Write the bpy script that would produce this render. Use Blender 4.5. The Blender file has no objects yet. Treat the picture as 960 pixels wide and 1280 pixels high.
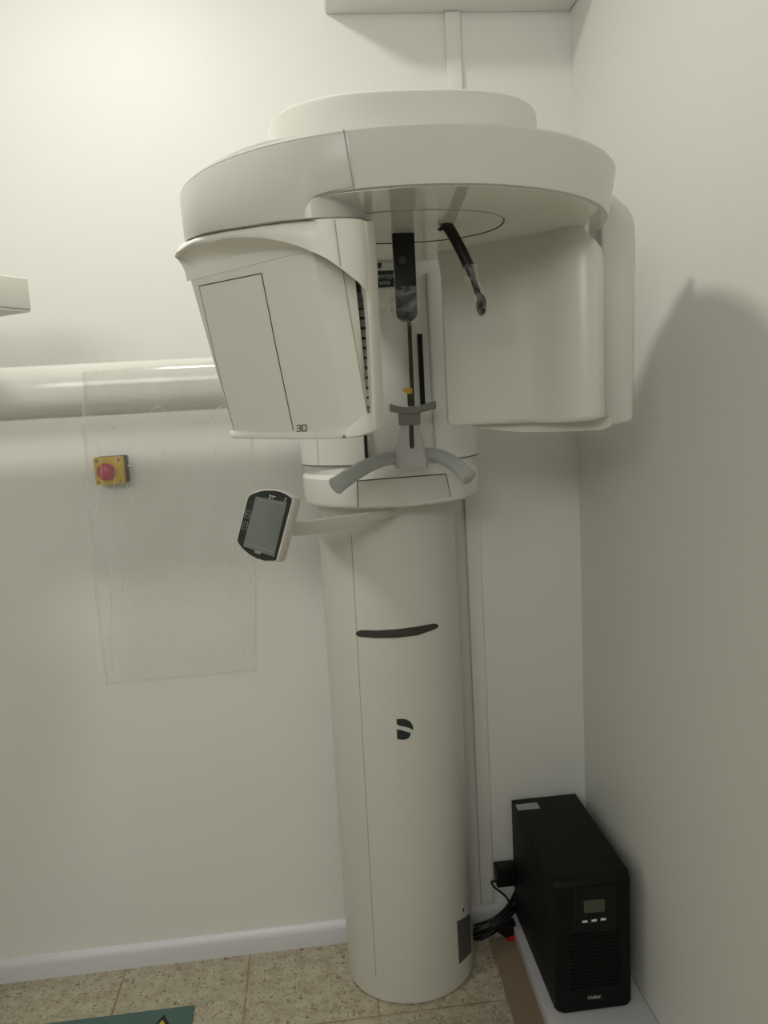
import bpy, bmesh, math, random
from mathutils import Vector, Matrix, noise as mnoise

random.seed(7)
scn = bpy.context.scene
COL = scn.collection
PI = math.pi

# ------------------------------------------------------------------ camera
F, CAMH = 960.0, 1.45
YAW, PIT, ROL = [math.radians(v) for v in (5.185, 8.269, -3.242)]


def _rot():
    A = Matrix(((1, 0, 0), (0, 0, -1), (0, 1, 0)))
    cy, sy, cp, sp, cr, sr = math.cos(YAW), math.sin(YAW), math.cos(PIT), math.sin(PIT), math.cos(ROL), math.sin(ROL)
    Ry = Matrix(((cy, -sy, 0), (sy, cy, 0), (0, 0, 1)))
    P = Matrix(((1, 0, 0), (0, cp, -sp), (0, sp, cp)))
    Ro = Matrix(((cr, -sr, 0), (sr, cr, 0), (0, 0, 1)))
    return Ro @ P @ A @ Ry


RW = _rot()            # world -> camera (x right, y down, z forward)
RT = RW.transposed()
EYE = Vector((0, 0, CAMH))


def ray(x, y):
    return RT @ Vector((x - 480, y - 640, F))


def at(x, y, ax, v):
    """world point seen at photo pixel x,y on the plane ax = v"""
    d = ray(x, y)
    i = 'XYZ'.index(ax)
    return EYE + d * ((v - EYE[i]) / d[i])


def on_plane(x, y, P, n):
    d = ray(x, y)
    return EYE + d * ((P - EYE).dot(n) / d.dot(n))


def on_cyl(x, y, cx, cy, a, b):
    """first hit on the upright elliptic cylinder (or the nearest point to it)"""
    d = ray(x, y)
    ox, oy, dx, dy = -cx / a, -cy / b, d.x / a, d.y / b
    A, B, C = dx * dx + dy * dy, ox * dx + oy * dy, ox * ox + oy * oy - 1
    D = B * B - A * C
    t = (-B - math.sqrt(max(D, 0))) / A
    return EYE + d * t


cam = bpy.data.cameras.new('camera')
cam.sensor_fit = 'VERTICAL'
cam.sensor_height = 36
cam.lens = 36 * F / 1280
cam.clip_start = .01
camo = bpy.data.objects.new('camera', cam)
COL.objects.link(camo)
M3 = Matrix((RT.col[0], -RT.col[1], -RT.col[2])).transposed()
camo.matrix_world = Matrix.Translation(EYE) @ M3.to_4x4()
scn.camera = camo

# --------------------------------------------------------------- materials


def mat(name, col, rough=.5, spec=.5, metal=0., coat=0., bump=0., bscale=60, mott=0., mscale=4., trans=0., alpha=1.):
    m = bpy.data.materials.new(name)
    m.use_nodes = True
    nt = m.node_tree
    b = nt.nodes['Principled BSDF']
    b.inputs['Base Color'].default_value = (*col, 1)
    b.inputs['Roughness'].default_value = rough
    b.inputs['Specular IOR Level'].default_value = spec
    b.inputs['Metallic'].default_value = metal
    b.inputs['Coat Weight'].default_value = coat
    b.inputs['Coat Roughness'].default_value = .08
    b.inputs['Transmission Weight'].default_value = trans
    b.inputs['Alpha'].default_value = alpha
    tc = nt.nodes.new('ShaderNodeTexCoord')
    if mott:
        n = nt.nodes.new('ShaderNodeTexNoise')
        n.inputs['Scale'].default_value = mscale
        n.inputs['Detail'].default_value = 5
        mx = nt.nodes.new('ShaderNodeMix')
        mx.data_type = 'RGBA'
        mx.inputs[6].default_value = (*[c * (1 - mott) for c in col], 1)
        mx.inputs[7].default_value = (*[min(1, c * (1 + mott)) for c in col], 1)
        nt.links.new(tc.outputs['Object'], n.inputs['Vector'])
        nt.links.new(n.outputs['Fac'], mx.inputs[0])
        nt.links.new(mx.outputs[2], b.inputs['Base Color'])
    if bump:
        n = nt.nodes.new('ShaderNodeTexNoise')
        n.inputs['Scale'].default_value = bscale
        n.inputs['Detail'].default_value = 4
        bp = nt.nodes.new('ShaderNodeBump')
        bp.inputs['Strength'].default_value = bump
        bp.inputs['Distance'].default_value = .002
        nt.links.new(tc.outputs['Object'], n.inputs['Vector'])
        nt.links.new(n.outputs['Fac'], bp.inputs['Height'])
        nt.links.new(bp.outputs['Normal'], b.inputs['Normal'])
    return m


M = {}
M['wall'] = mat('painted_wall', (.83, .828, .79), .5, .35, bump=.12, bscale=90, mott=.015, mscale=3)
M['ceiling'] = mat('ceiling_paint', (.88, .88, .86), .8, .3, bump=.05)
M['plastic'] = mat('machine_white_plastic', (.69, .685, .635), .3, .5, bump=.015, bscale=300)
M['warm'] = mat('tube_cover_plastic', (.86, .84, .775), .38, .5, bump=.02, bscale=300)
M['gloss'] = mat('machine_gloss_white', (.74, .735, .68), .12, .5)
M['mirror'] = mat('polished_white_underside', (.94, .93, .83), .035, .6, coat=.6)
M['bright'] = mat('mast_bright_white', (.87, .87, .84), .25, .5)
M['seam'] = mat('dark_joint_line', (.10, .10, .085), .7, .2)
M['softseam'] = mat('soft_joint_line', (.42, .41, .36), .7, .2)
M['black'] = mat('black_plastic', (.005, .005, .0055), .45, .3, bump=.05, bscale=200)
M['slot'] = mat('dark_grey_grip', (.045, .045, .038), .5, .4)
M['logo'] = mat('logo_dark_green', (.02, .032, .030), .4, .4)
M['grey'] = mat('grey_handle_plastic', (.47, .49, .485), .38, .5, bump=.02)
M['greyc'] = mat('pale_grey_plastic', (.56, .55, .57), .4, .5)
M['greyd'] = mat('dark_grey_chin_plastic', (.24, .24, .215), .45, .5)
M['yellow'] = mat('bite_yellow', (.72, .45, .03), .35, .5)
M['estop'] = mat('switch_yellow', (.70, .47, .02), .4, .5)
M['red'] = mat('switch_red', (.50, .025, .05), .35, .5)
M['plugred'] = mat('plug_red', (.45, .01, .012), .4, .5)
M['screen'] = mat('grey_display_glass', (.15, .165, .145), .12, .5, mott=.06, mscale=30)
M['bezel'] = mat('black_glass', (.012, .015, .013), .12, .5)
M['upsglass'] = mat('dark_panel', (.003, .003, .003), .35, .3)
M['mark'] = mat('pale_print', (.6, .62, .58), .5, .3)
M['dimmark'] = mat('grey_print', (.22, .24, .22), .5, .3)
M['shell'] = mat('screen_shell_white', (.74, .71, .65), .3, .5)
M['label'] = mat('rating_label', (.10, .098, .088), .5, .4, mott=.15, mscale=120)
M['labeltxt'] = mat('rating_label_text', (.06, .058, .052), .6, .3)
M['green'] = mat('dark_green_gap_shade', (.015, .05, .04), .5, .4)  # shade of the recess floor gap put into the colour
M['skirt'] = mat('white_skirting', (.70, .70, .74), .35, .5, bump=.03)
M['duct'] = mat('cable_cover_plastic', (.76, .755, .69), .4, .4)
M['upsmetal'] = mat('black_coated_steel', (.006, .006, .0055), .6, .25, bump=.08, bscale=500)
M['upsface'] = mat('black_front_plastic', (.0035, .0035, .0035), .5, .22, bump=.04, bscale=300)
M['lcd'] = mat('grey_lcd', (.075, .075, .055), .25, .5)
M['btn'] = mat('white_button_print', (.75, .78, .80), .4, .4)
M['paper'] = mat('paper_sticker', (.42, .43, .42), .6, .3, mott=.15, mscale=90)
M['board'] = mat('white_laminate_board', (.62, .61, .65), .5, .4, bump=.03)
M['card'] = mat('brown_hardboard', (.27, .205, .14), .75, .25, mott=.12, mscale=14, bump=.05)
M['cable'] = mat('black_rubber', (.01, .01, .009), .5, .4)
M['cablegrey'] = mat('grey_rubber', (.12, .12, .105), .5, .4)
M['teal'] = mat('teal_board', (.075, .15, .135), .55, .4, mott=.06, mscale=20)
M['signyel'] = mat('sign_yellow', (.55, .40, .03), .5, .4)
M['signblk'] = mat('sign_black', (.012, .012, .01), .5, .4)
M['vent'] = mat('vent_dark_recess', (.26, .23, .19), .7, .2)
M['ventslat'] = mat('vent_slat', (.55, .52, .46), .5, .4)
M['platetxt'] = mat('plate_print', (.50, .52, .50), .5, .3)
M['chrome'] = mat('chrome', (.7, .7, .7), .15, .5, metal=1)
M['panelgrey'] = mat('mast_grey_band', (.42, .42, .39), .4, .4)


def film(name, alpha, tint, rough=.12, var=.1, scale=14):
    """clear crinkled polythene: mostly see-through, a little milky, shiny creases"""
    m = bpy.data.materials.new(name)
    m.use_nodes = True
    nt = m.node_tree
    nt.nodes.remove(nt.nodes['Principled BSDF'])
    out = nt.nodes['Material Output']
    tr = nt.nodes.new('ShaderNodeBsdfTransparent')
    tr.inputs[0].default_value = (.985, .985, .98, 1)
    pb = nt.nodes.new('ShaderNodeBsdfPrincipled')
    pb.inputs['Base Color'].default_value = (*tint, 1)
    pb.inputs['Roughness'].default_value = rough
    mx = nt.nodes.new('ShaderNodeMixShader')
    tc = nt.nodes.new('ShaderNodeTexCoord')
    n = nt.nodes.new('ShaderNodeTexNoise')
    n.inputs['Scale'].default_value = scale
    n.inputs['Detail'].default_value = 3
    n.inputs['Distortion'].default_value = 1.5
    r = nt.nodes.new('ShaderNodeMapRange')
    r.inputs['From Min'].default_value = .35
    r.inputs['From Max'].default_value = .7
    r.inputs['To Min'].default_value = max(0, alpha - var)
    r.inputs['To Max'].default_value = alpha + var
    nt.links.new(tc.outputs['Object'], n.inputs['Vector'])
    nt.links.new(n.outputs['Fac'], r.inputs['Value'])
    nt.links.new(r.outputs[0], mx.inputs[0])
    nt.links.new(tr.outputs[0], mx.inputs[1])
    nt.links.new(pb.outputs[0], mx.inputs[2])
    nt.links.new(mx.outputs[0], out.inputs['Surface'])
    bp = nt.nodes.new('ShaderNodeBump')
    bp.inputs['Strength'].default_value = .35
    bp.inputs['Distance'].default_value = .004
    nt.links.new(n.outputs['Fac'], bp.inputs['Height'])
    nt.links.new(bp.outputs['Normal'], pb.inputs['Normal'])
    return m


M['film'] = film('clear_bag_film', .055, (.78, .78, .80), .1, .03, 9)
M['filmhem'] = film('clear_bag_weld', .16, (.72, .72, .72), .15, .06, 30)
M['sleeve'] = film('clear_sleeve_film', .15, (.70, .70, .68), .1, .14, 45)


def floor_mat():
    m = bpy.data.materials.new('terrazzo_tiles')
    m.use_nodes = True
    nt = m.node_tree
    L = nt.links.new
    b = nt.nodes['Principled BSDF']
    b.inputs['Roughness'].default_value = .38
    tc = nt.nodes.new('ShaderNodeTexCoord')

    def mixc(fac, a, c):
        x = nt.nodes.new('ShaderNodeMix')
        x.data_type = 'RGBA'
        for s, v in ((6, a), (7, c)):
            if isinstance(v, tuple):
                x.inputs[s].default_value = (*v, 1)
            else:
                L(v, x.inputs[s])
        L(fac, x.inputs[0])
        return x.outputs[2]

    def ramp(sock, p0, p1, v0=0., v1=1.):
        r = nt.nodes.new('ShaderNodeMapRange')
        r.inputs['From Min'].default_value = p0
        r.inputs['From Max'].default_value = p1
        r.inputs['To Min'].default_value = v0
        r.inputs['To Max'].default_value = v1
        L(sock, r.inputs['Value'])
        return r.outputs[0]

    def chips(scale, keep, size, seed):
        mp = nt.nodes.new('ShaderNodeMapping')
        mp.inputs['Location'].default_value = (seed, seed * .37, 0)
        nz = nt.nodes.new('ShaderNodeTexNoise')
        nz.inputs['Scale'].default_value = scale * .9
        ad = nt.nodes.new('ShaderNodeVectorMath')
        ad.operation = 'MULTIPLY_ADD'
        ad.inputs[1].default_value = (.018, .018, 0)
        L(tc.outputs['Object'], mp.inputs['Vector'])
        L(mp.outputs[0], nz.inputs['Vector'])
        L(nz.outputs['Color'], ad.inputs[0])
        L(mp.outputs[0], ad.inputs[2])
        v = nt.nodes.new('ShaderNodeTexVoronoi')
        v.inputs['Scale'].default_value = scale
        L(ad.outputs[0], v.inputs['Vector'])
        sep = nt.nodes.new('ShaderNodeSeparateColor')
        L(v.outputs['Color'], sep.inputs[0])
        k = ramp(sep.outputs[0], keep, keep + .02)
        d = ramp(v.outputs['Distance'], size, size * .75)
        mu = nt.nodes.new('ShaderNodeMath')
        mu.operation = 'MULTIPLY'
        L(k, mu.inputs[0])
        L(d, mu.inputs[1])
        return mu.outputs[0], sep.outputs[1]

    n1 = nt.nodes.new('ShaderNodeTexNoise')
    n1.inputs['Scale'].default_value = 30
    n1.inputs['Detail'].default_value = 6
    L(tc.outputs['Object'], n1.inputs['Vector'])
    c = mixc(ramp(n1.outputs['Fac'], .35, .65), (.38, .335, .24), (.50, .46, .355))
    f, h = chips(80, .45, .40, 3.1)
    c = mixc(f, c, mixc(h, (.57, .52, .41), (.34, .28, .185)))
    f, h = chips(112, .60, .36, 9.3)
    c = mixc(f, c, mixc(h, (.21, .16, .105), (.32, .25, .16)))
    f, h = chips(64, .80, .30, 5.7)
    c = mixc(f, c, mixc(h, (.16, .125, .085), (.30, .23, .14)))
    f, h = chips(190, .58, .38, 1.9)
    c = mixc(f, c, (.24, .18, .11))
    # joints: 0.325 m tiles
    sx = nt.nodes.new('ShaderNodeSeparateXYZ')
    L(tc.outputs['Object'], sx.inputs[0])
    js = []
    for s, off in ((sx.outputs[0], .07 + .325 * 20), (sx.outputs[1], -1.64 + .325 * 20)):
        a = nt.nodes.new('ShaderNodeMath')
        a.operation = 'ADD'
        a.inputs[1].default_value = off if s == sx.outputs[1] else .325 * 20 - .07
        L(s, a.inputs[0])
        q = nt.nodes.new('ShaderNodeMath')
        q.operation = 'PINGPONG'
        q.inputs[1].default_value = .1625
        L(a.outputs[0], q.inputs[0])
        js.append(ramp(q.outputs[0], .0035, .0012))
    mxn = nt.nodes.new('ShaderNodeMath')
    mxn.operation = 'MAXIMUM'
    L(js[0], mxn.inputs[0])
    L(js[1], mxn.inputs[1])
    n2 = nt.nodes.new('ShaderNodeTexNoise')
    n2.inputs['Scale'].default_value = 18
    L(tc.outputs['Object'], n2.inputs['Vector'])
    mu = nt.nodes.new('ShaderNodeMath')
    mu.operation = 'MULTIPLY'
    L(mxn.outputs[0], mu.inputs[0])
    L(ramp(n2.outputs['Fac'], .3, .6, .25, .9), mu.inputs[1])
    c = mixc(mu.outputs[0], c, (.24, .145, .075))
    L(c, b.inputs['Base Color'])
    return m


M['floor'] = floor_mat()

# ----------------------------------------------------------------- helpers
ORG = {}


def tag(o, label, cat, group=None, kind=None):
    if label:
        o['label'] = label
    if cat:
        o['category'] = cat
    if group:
        o['group'] = group
    if kind:
        o['kind'] = kind
    return o


def thing(name, loc, label, cat, group=None):
    o = bpy.data.objects.new(name, None)
    COL.objects.link(o)
    o.location = loc
    o.empty_display_size = .05
    ORG[o] = Vector(loc)
    return tag(o, label, cat, group)


def root_org(p):
    while p.parent:
        p = p.parent
    return ORG.get(p, Vector((0, 0, 0)))


class MB:
    """collects shapes in world space, links them as one mesh object"""

    def __init__(s):
        s.v, s.f, s.mi = [], [], []

    def add(s, v, f, mi=0):
        k = len(s.v)
        s.v += [Vector(p) for p in v]
        s.f += [[i + k for i in q] for q in f]
        s.mi += [mi] * len(f)
        return s

    def box(s, c0, c1, mi=0):
        x0, y0, z0 = [min(a, b) for a, b in zip(c0, c1)]
        x1, y1, z1 = [max(a, b) for a, b in zip(c0, c1)]
        v = [(x0, y0, z0), (x1, y0, z0), (x1, y1, z0), (x0, y1, z0), (x0, y0, z1), (x1, y0, z1), (x1, y1, z1), (x0, y1, z1)]
        return s.add(v, [(0, 3, 2, 1), (4, 5, 6, 7), (0, 1, 5, 4), (1, 2, 6, 5), (2, 3, 7, 6), (3, 0, 4, 7)], mi)

    def loft(s, rings, mi=0, cap=True):
        n = len(rings[0])
        v = [p for r in rings for p in r]
        f = []
        for i in range(len(rings) - 1):
            for j in range(n):
                k = (j + 1) % n
                f.append((i * n + j, i * n + k, (i + 1) * n + k, (i + 1) * n + j))
        if cap:
            f.append(tuple(reversed(range(n))))
            f.append(tuple((len(rings) - 1) * n + j for j in range(n)))
        return s.add(v, f, mi)

    def prism(s, poly, d, mi=0):
        d = Vector(d)
        return s.loft([[Vector(p) for p in poly], [Vector(p) + d for p in poly]], mi)

    def slab(s, grid, off, mi=0):
        """grid[i][j] front points; off = vector or function(i,j,p) giving the back offset"""
        g = [[Vector(p) for p in r] for r in grid]
        m, n = len(g), len(g[0])
        fo = off if callable(off) else (lambda i, j, p: Vector(off))
        b = [[g[i][j] + fo(i, j, g[i][j]) for j in range(n)] for i in range(m)]
        v = [p for r in g for p in r] + [p for r in b for p in r]
        N = m * n
        f = []
        for i in range(m - 1):
            for j in range(n - 1):
                q = (i * n + j, i * n + j + 1, (i + 1) * n + j + 1, (i + 1) * n + j)
                f += [q, tuple(N + t for t in reversed(q))]
        for i in range(m - 1):
            for j in (0, n - 1):
                f.append((i * n + j, (i + 1) * n + j, N + (i + 1) * n + j, N + i * n + j))
        for j in range(n - 1):
            for i in (0, m - 1):
                f.append((i * n + j, i * n + j + 1, N + i * n + j + 1, N + i * n + j))
        return s.add(v, f, mi)

    def tube(s, path, r, n=12, mi=0, cap=True):
        P = [Vector(p) for p in path]
        rs = r if isinstance(r, (list, tuple)) else [r] * len(P)
        rings = []
        up = Vector((0, 0, 1))
        prev = None
        for i, p in enumerate(P):
            t = (P[min(i + 1, len(P) - 1)] - P[max(i - 1, 0)]).normalized()
            if prev is None:
                a = t.cross(up)
                if a.length < .1:
                    a = t.cross(Vector((0, 1, 0)))
            else:
                a = prev - t * prev.dot(t)
            a.normalize()
            prev = a
            b = t.cross(a)
            rings.append([p + (a * math.cos(u) + b * math.sin(u)) * rs[i] for u in [2 * PI * k / n for k in range(n)]])
        return s.loft(rings, mi, cap)

    def strip(s, pts, w, nrm, h=.0012, mi=0):
        """thin raised line along pts; nrm = outward normal (vector or function)"""
        P = [Vector(p) for p in pts]
        rings = []
        for i, p in enumerate(P):
            t = (P[min(i + 1, len(P) - 1)] - P[max(i - 1, 0)]).normalized()
            nn = (nrm(p) if callable(nrm) else Vector(nrm)).normalized()
            a = t.cross(nn).normalized() * (w / 2)
            rings.append([p + a - nn * h, p + a + nn * h, p - a + nn * h, p - a - nn * h])
        return s.loft(rings, mi)

    def sphere(s, c, r, nu=20, nv=12, mi=0):
        c = Vector(c)
        r = Vector(r) if not isinstance(r, float) else Vector((r, r, r))
        rings = []
        for i in range(nv + 1):
            t = PI * (i + .02) / (nv + .04) if 0 < i < nv else (.03 if i == 0 else PI - .03)
            rings.append([c + Vector((r.x * math.sin(t) * math.cos(2 * PI * k / nu), r.y * math.sin(t) * math.sin(2 * PI * k / nu), -r.z * math.cos(t))) for k in range(nu)])
        return s.loft(rings, mi)

    def build(s, name, mats, parent=None, bevel=0., seg=2, smooth=35., sub=0):
        o0 = root_org(parent) if parent else Vector((0, 0, 0))
        me = bpy.data.meshes.new(name)
        me.from_pydata([tuple(p - o0) for p in s.v], [], s.f)
        mats = mats if isinstance(mats, (list, tuple)) else [mats]
        for q in mats:
            me.materials.append(q)
        me.polygons.foreach_set('material_index', s.mi)
        bm = bmesh.new()
        bm.from_mesh(me)
        bmesh.ops.recalc_face_normals(bm, faces=bm.faces)
        if bevel:
            es = [e for e in bm.edges if len(e.link_faces) == 2 and e.calc_face_angle(0) > .5]
            bmesh.ops.bevel(bm, geom=es, offset=bevel, segments=seg, profile=.6, affect='EDGES', clamp_overlap=True)
        bm.to_mesh(me)
        bm.free()
        me.polygons.foreach_set('use_smooth', [True] * len(me.polygons))
        me.set_sharp_from_angle(angle=math.radians(smooth))
        o = bpy.data.objects.new(name, me)
        COL.objects.link(o)
        if parent:
            o.parent = parent
        if sub:
            md = o.modifiers.new('sub', 'SUBSURF')
            md.levels = md.render_levels = sub
        return o


def struct(o):
    o['kind'] = 'structure'
    return o


def text_mesh(txt, size, extrude=.0003, shear=0.):
    cu = bpy.data.curves.new('t', 'FONT')
    cu.body = txt
    cu.size = size
    cu.extrude = extrude
    cu.shear = shear
    cu.resolution_u = 3
    ob = bpy.data.objects.new('t', cu)
    COL.objects.link(ob)
    bpy.context.view_layer.update()
    me = bpy.data.meshes.new_from_object(ob.evaluated_get(bpy.context.evaluated_depsgraph_get()))
    v = [p.co.copy() for p in me.vertices]
    f = [list(p.vertices) for p in me.polygons]
    bpy.data.objects.remove(ob)
    bpy.data.curves.remove(cu)
    bpy.data.meshes.remove(me)
    return v, f


def interp(tab, x):
    if x <= tab[0][0]:
        return tab[0][1]
    for (a, b), (c, d) in zip(tab, tab[1:]):
        if x <= c:
            return b + (d - b) * (x - a) / (c - a)
    return tab[-1][1]


def smooth_path(P, k=6):
    """Catmull-Rom through the points"""
    P = [Vector(p) for p in P]
    Q = [2 * P[0] - P[1]] + P + [2 * P[-1] - P[-2]]
    out = []
    for i in range(1, len(Q) - 2):
        for j in range(k):
            t = j / k
            a, b, c, d = Q[i - 1], Q[i], Q[i + 1], Q[i + 2]
            out.append(.5 * ((2 * b) + (c - a) * t + (2 * a - 5 * b + 4 * c - d) * t * t + (3 * b - a - 3 * c + d) * t ** 3))
    out.append(P[-1])
    return out


# ------------------------------------------------------------------- room
BY, RX = 1.92, .685          # back wall plane, right wall plane
LX, FY, CZ = -2.3, -1.7, 2.66
struct(MB().box((LX - .1, FY - .1, -.1), (RX + .1, BY + .1, 0)).build('floor', M['floor']))
struct(MB().box((LX - .1, BY, 0), (RX + .1, BY + .1, CZ)).build('wall_back', M['wall']))
struct(MB().box((RX, FY - .1, 0), (RX + .1, BY, CZ)).build('wall_right', M['wall']))
struct(MB().box((LX - .1, FY - .1, 0), (LX, BY, CZ)).build('wall_left', M['wall']))
struct(MB().box((LX - .1, FY - .1, CZ), (RX + .1, BY + .1, CZ + .1)).build('ceiling', M['ceiling']))
# front wall with a closed door
fw = MB()
fw.box((LX, FY - .1, 0), (-1.6, FY, CZ))
fw.box((-.4, FY - .1, 0), (RX, FY, CZ))
fw.box((-1.6, FY - .1, 2.1), (-.4, FY, CZ))
fw.box((-1.6, FY - .08, 0), (-.4, FY - .04, 2.1))
struct(fw.build('wall_front', M['wall']))
wf = MB()  # made-up frame round the added fill light, out of view
for x0, x1, z0, z1 in ((-1.64, -.16, 1.99, 2.04), (-1.64, -.16, 2.60, 2.645), (-1.64, -1.60, 2.04, 2.60), (-.20, -.16, 2.04, 2.60), (-.92, -.88, 2.04, 2.60)):
    wf.box((x0, FY, z0), (x1, FY + .04, z1))
struct(wf.build('fill_light_frame', M['skirt']))
# skirting: rounded top
sk = MB()
prof = [(0, 0), (-.016, 0), (-.016, .040), (-.013, .052), (-.006, .058), (0, .060)]
sk.loft([[Vector((x, BY + p, z)) for p, z in prof] for x in (LX, RX)])
struct(sk.build('baseboard_back', M['skirt'], smooth=50))

# ---------------------------------------------------- the dental x-ray unit
X0 = thing('dental_xray_machine', (.167, 1.80, 0), 'tall white dental panoramic x-ray machine with round overhead ring on a column', 'x-ray machine')
CC = (.168, 1.80, .162, .142)          # lower column: centre and half axes


def ell(cx, cy, a, b, z, n=72, p=2.):
    out = []
    for k in range(n):
        u = 2 * PI * k / n
        c, s_ = math.cos(u), math.sin(u)
        out.append(Vector((cx + a * math.copysign(abs(c) ** (2 / p), c), cy + b * math.copysign(abs(s_) ** (2 / p), s_), z)))
    return out


def cyln(c):
    return lambda p: Vector(((p.x - c[0]) / c[2] ** 2, (p.y - c[1]) / c[3] ** 2, 0))


def col_ell(z, d=0):
    r = ell(CC[0], CC[1], CC[2] - d, CC[3] - d, z)
    for p in r:
        p.y = min(p.y, 1.90)
    return r


cm = MB()
cm.loft([col_ell(0, .006), col_ell(.006, .006), col_ell(.0065, .001), col_ell(.012), col_ell(1.28)])
column = cm.build('column', M['plastic'], X0, smooth=40)
sm = MB()
for a, b in (((439, 668), (470, 1222)),):
    pts = [on_cyl(a[0] + (b[0] - a[0]) * t, a[1] + (b[1] - a[1]) * t, *CC) for t in [i / 12 for i in range(13)]]
    sm.strip(pts, .0016, cyln(CC), .0005)
pts = [on_cyl(571 + 18 * t, 660 + 430 * t, *CC) for t in [i / 12 for i in range(13)]]
sm.build('cover_seam', M['softseam'], column)


def col_patch(rows, h=.0012, c=CC):
    """rows of pixel pairs -> slab lying on the column"""
    g = [[on_cyl(x, y, *c) for x, y in r] for r in rows]
    nf = cyln(c)
    mb = MB()
    gg = [[p + nf(p).normalized() * h for p in r] for r in g]
    mb.slab(gg, lambda i, j, p: -nf(p).normalized() * (h + .004))
    return mb


# grip strip: a dark smile-shaped band
top = [(0, 791.5), (.03, 788.5), (.07, 787.6), (.25, 788), (.5, 786.5), (.75, 783), (.93, 779.6), (.97, 779.2), (1, 782)]
bot = [(0, 792), (.03, 795.4), (.07, 796), (.25, 797.6), (.5, 797.2), (.75, 794), (.93, 787.6), (.97, 786), (1, 782.6)]
rows = [[], [], []]
for k in range(41):
    t = k / 40
    x = 444.5 + 103.5 * t
    a, b = interp(top, t), interp(bot, t)
    rows[0].append((x, a))
    rows[1].append((x, (a + b) / 2))
    rows[2].append((x, b))
col_patch(rows).build('grip_strip', M['slot'], X0)


def zpx(pts, s, ox, oy):
    return [(x / s + ox, y / s + oy) for x, y in pts]


lg = MB()
up = zpx([(427, 660), (450, 659), (470, 661), (488, 669), (498, 682), (503, 697), (503, 711), (492, 703), (478, 698), (460, 694), (440, 690), (428, 683)], 3.692, 380, 720)
lo = zpx([(428, 708), (446, 710), (462, 715), (478, 720), (491, 722), (490, 736), (482, 748), (468, 754), (450, 755), (430, 752)], 3.692, 380, 720)
nf = cyln(CC)
for poly in (up, lo):
    P = [on_cyl(x, y, *CC) for x, y in poly]
    lg.loft([[p - nf(p).normalized() * .002 for p in P], [p + nf(p).normalized() * .0012 for p in P]])
lg.build('logo', M['logo'], X0)

# rating label low on the right of the column
rows = []
for i in range(9):
    t = i / 8
    rows.append([(571 + 3 * t + u * (16.5 - 1.5 * t), 1152 + 53 * t - u * (9 + 6 * t) + 0 * u) for u in [k / 6 for k in range(7)]])
lab = col_patch(rows, .0010).build('rating_label', M['label'], X0)
lt = MB()
for i in range(11):
    t = .06 + .085 * i
    w = random.choice((.5, .7, .85, .8))
    P = [on_cyl(572 + 3 * t + u * 15, 1153 + 52 * t - u * (9 + 6 * t), *CC) for u in [.06 + w * k / 6 for k in range(7)]]
    lt.strip(P, .0010 + .0005 * (i % 3), nf, .0012)
lt.build('label_text', M['labeltxt'], lab)
for x, y in ((579, 1137), (584.5, 1145)):
    lt = MB()
    p = on_cyl(x, y, *CC)
    lt.strip([p + Vector((0, 0, .004)), p, p - Vector((0, 0, .004))], .005, nf, .0014)
    lt.build('printed_mark', M['labeltxt'], X0)

# ------------- carriage: wide sliding cover with a tall recess at the front
KC = (.178, 1.75, .20, .165)


def sup(c, ang, p=2.3):
    cx, cy, a, b = c
    s_, k = math.sin(ang), math.cos(ang)
    return cx + a * math.copysign(abs(k) ** (2 / p), k), cy + b * math.copysign(abs(s_) ** (2 / p), s_)


RXL, RXR, RYB = .112, .262, 1.665      # recess left, right, back


def carriage_ring(z, d=0.):
    P = [(-.016 + d, 1.895), (-.021 + d, 1.80)]
    for k in range(0, 31):
        x, y = sup((KC[0], KC[1], KC[2] - d, KC[3] - d), PI + (PI / 2) * k / 30)
        if x < RXL - .003:
            P.append((x, y))
    xl = [p for p in P][-1]
    P += [(RXL - .002, xl[1] - .0005), (RXL, xl[1] + .003), (RXL + .003, RYB), (RXR - .003, RYB)]
    Q = []
    for k in range(0, 31):
        x, y = sup((KC[0], KC[1], KC[2] - d, KC[3] - d), 1.5 * PI + (PI / 2) * k / 30)
        if x > RXR + .003:
            Q.append((x, y))
    P += [(RXR, Q[0][1] + .003), (RXR + .002, Q[0][1] - .0005)] + Q + [(.377 - d, 1.80), (.372 - d, 1.895)]
    return [Vector((x, y, z)) for x, y in P]


cg = MB()
cg.loft([carriage_ring(z) for z in (1.319, 1.5, 1.7035)])
cg.loft([[Vector((x, y, z)) for x, y in ((.03, 1.70), (.31, 1.70), (.31, 1.88), (.03, 1.88))] for z in (1.7036, 1.86)])
carriage = cg.build('carriage_cover', M['bright'], X0, smooth=30)
kn = cyln(KC)
sm = MB()
pts = [Vector((*sup(KC, PI + .66), z)) for z in (1.32, 1.5, 1.68)]
sm.strip(pts, .0013, kn, .0005)
sm.build('cover_seam', M['softseam'], carriage)

# inner mast panel standing in the recess, with its two slots
mp = MB()
mp.box((RXL + .0075, 1.612, 1.331), (RXR - .0008, 1.668, 1.7030))
mast = mp.build('mast_panel', M['bright'], X0, bevel=.004)
sl = MB()
sl.prism([at(x, y, 'Y', 1.611) for x, y in ((521.5, 417.5), (527.5, 417.5), (531.5, 506), (525.5, 506))], (0, -.002, 0))
sl.build('guide_slot', M['black'], mast)
sl = MB()
a, b = at(511.5, 400, 'Y', 1.603), at(516, 508, 'Y', 1.603)
sl.tube([a, b], .0042, 10)
rod = sl.build('guide_rod', M['slot'], mast)
MB().box((RXL + .001, 1.592, 1.3195), (RXR - .001, 1.664, 1.3265)).build('recess_floor_shade', M['green'], X0)  # dark slab stands in for the shade in the recess floor gap
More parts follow.
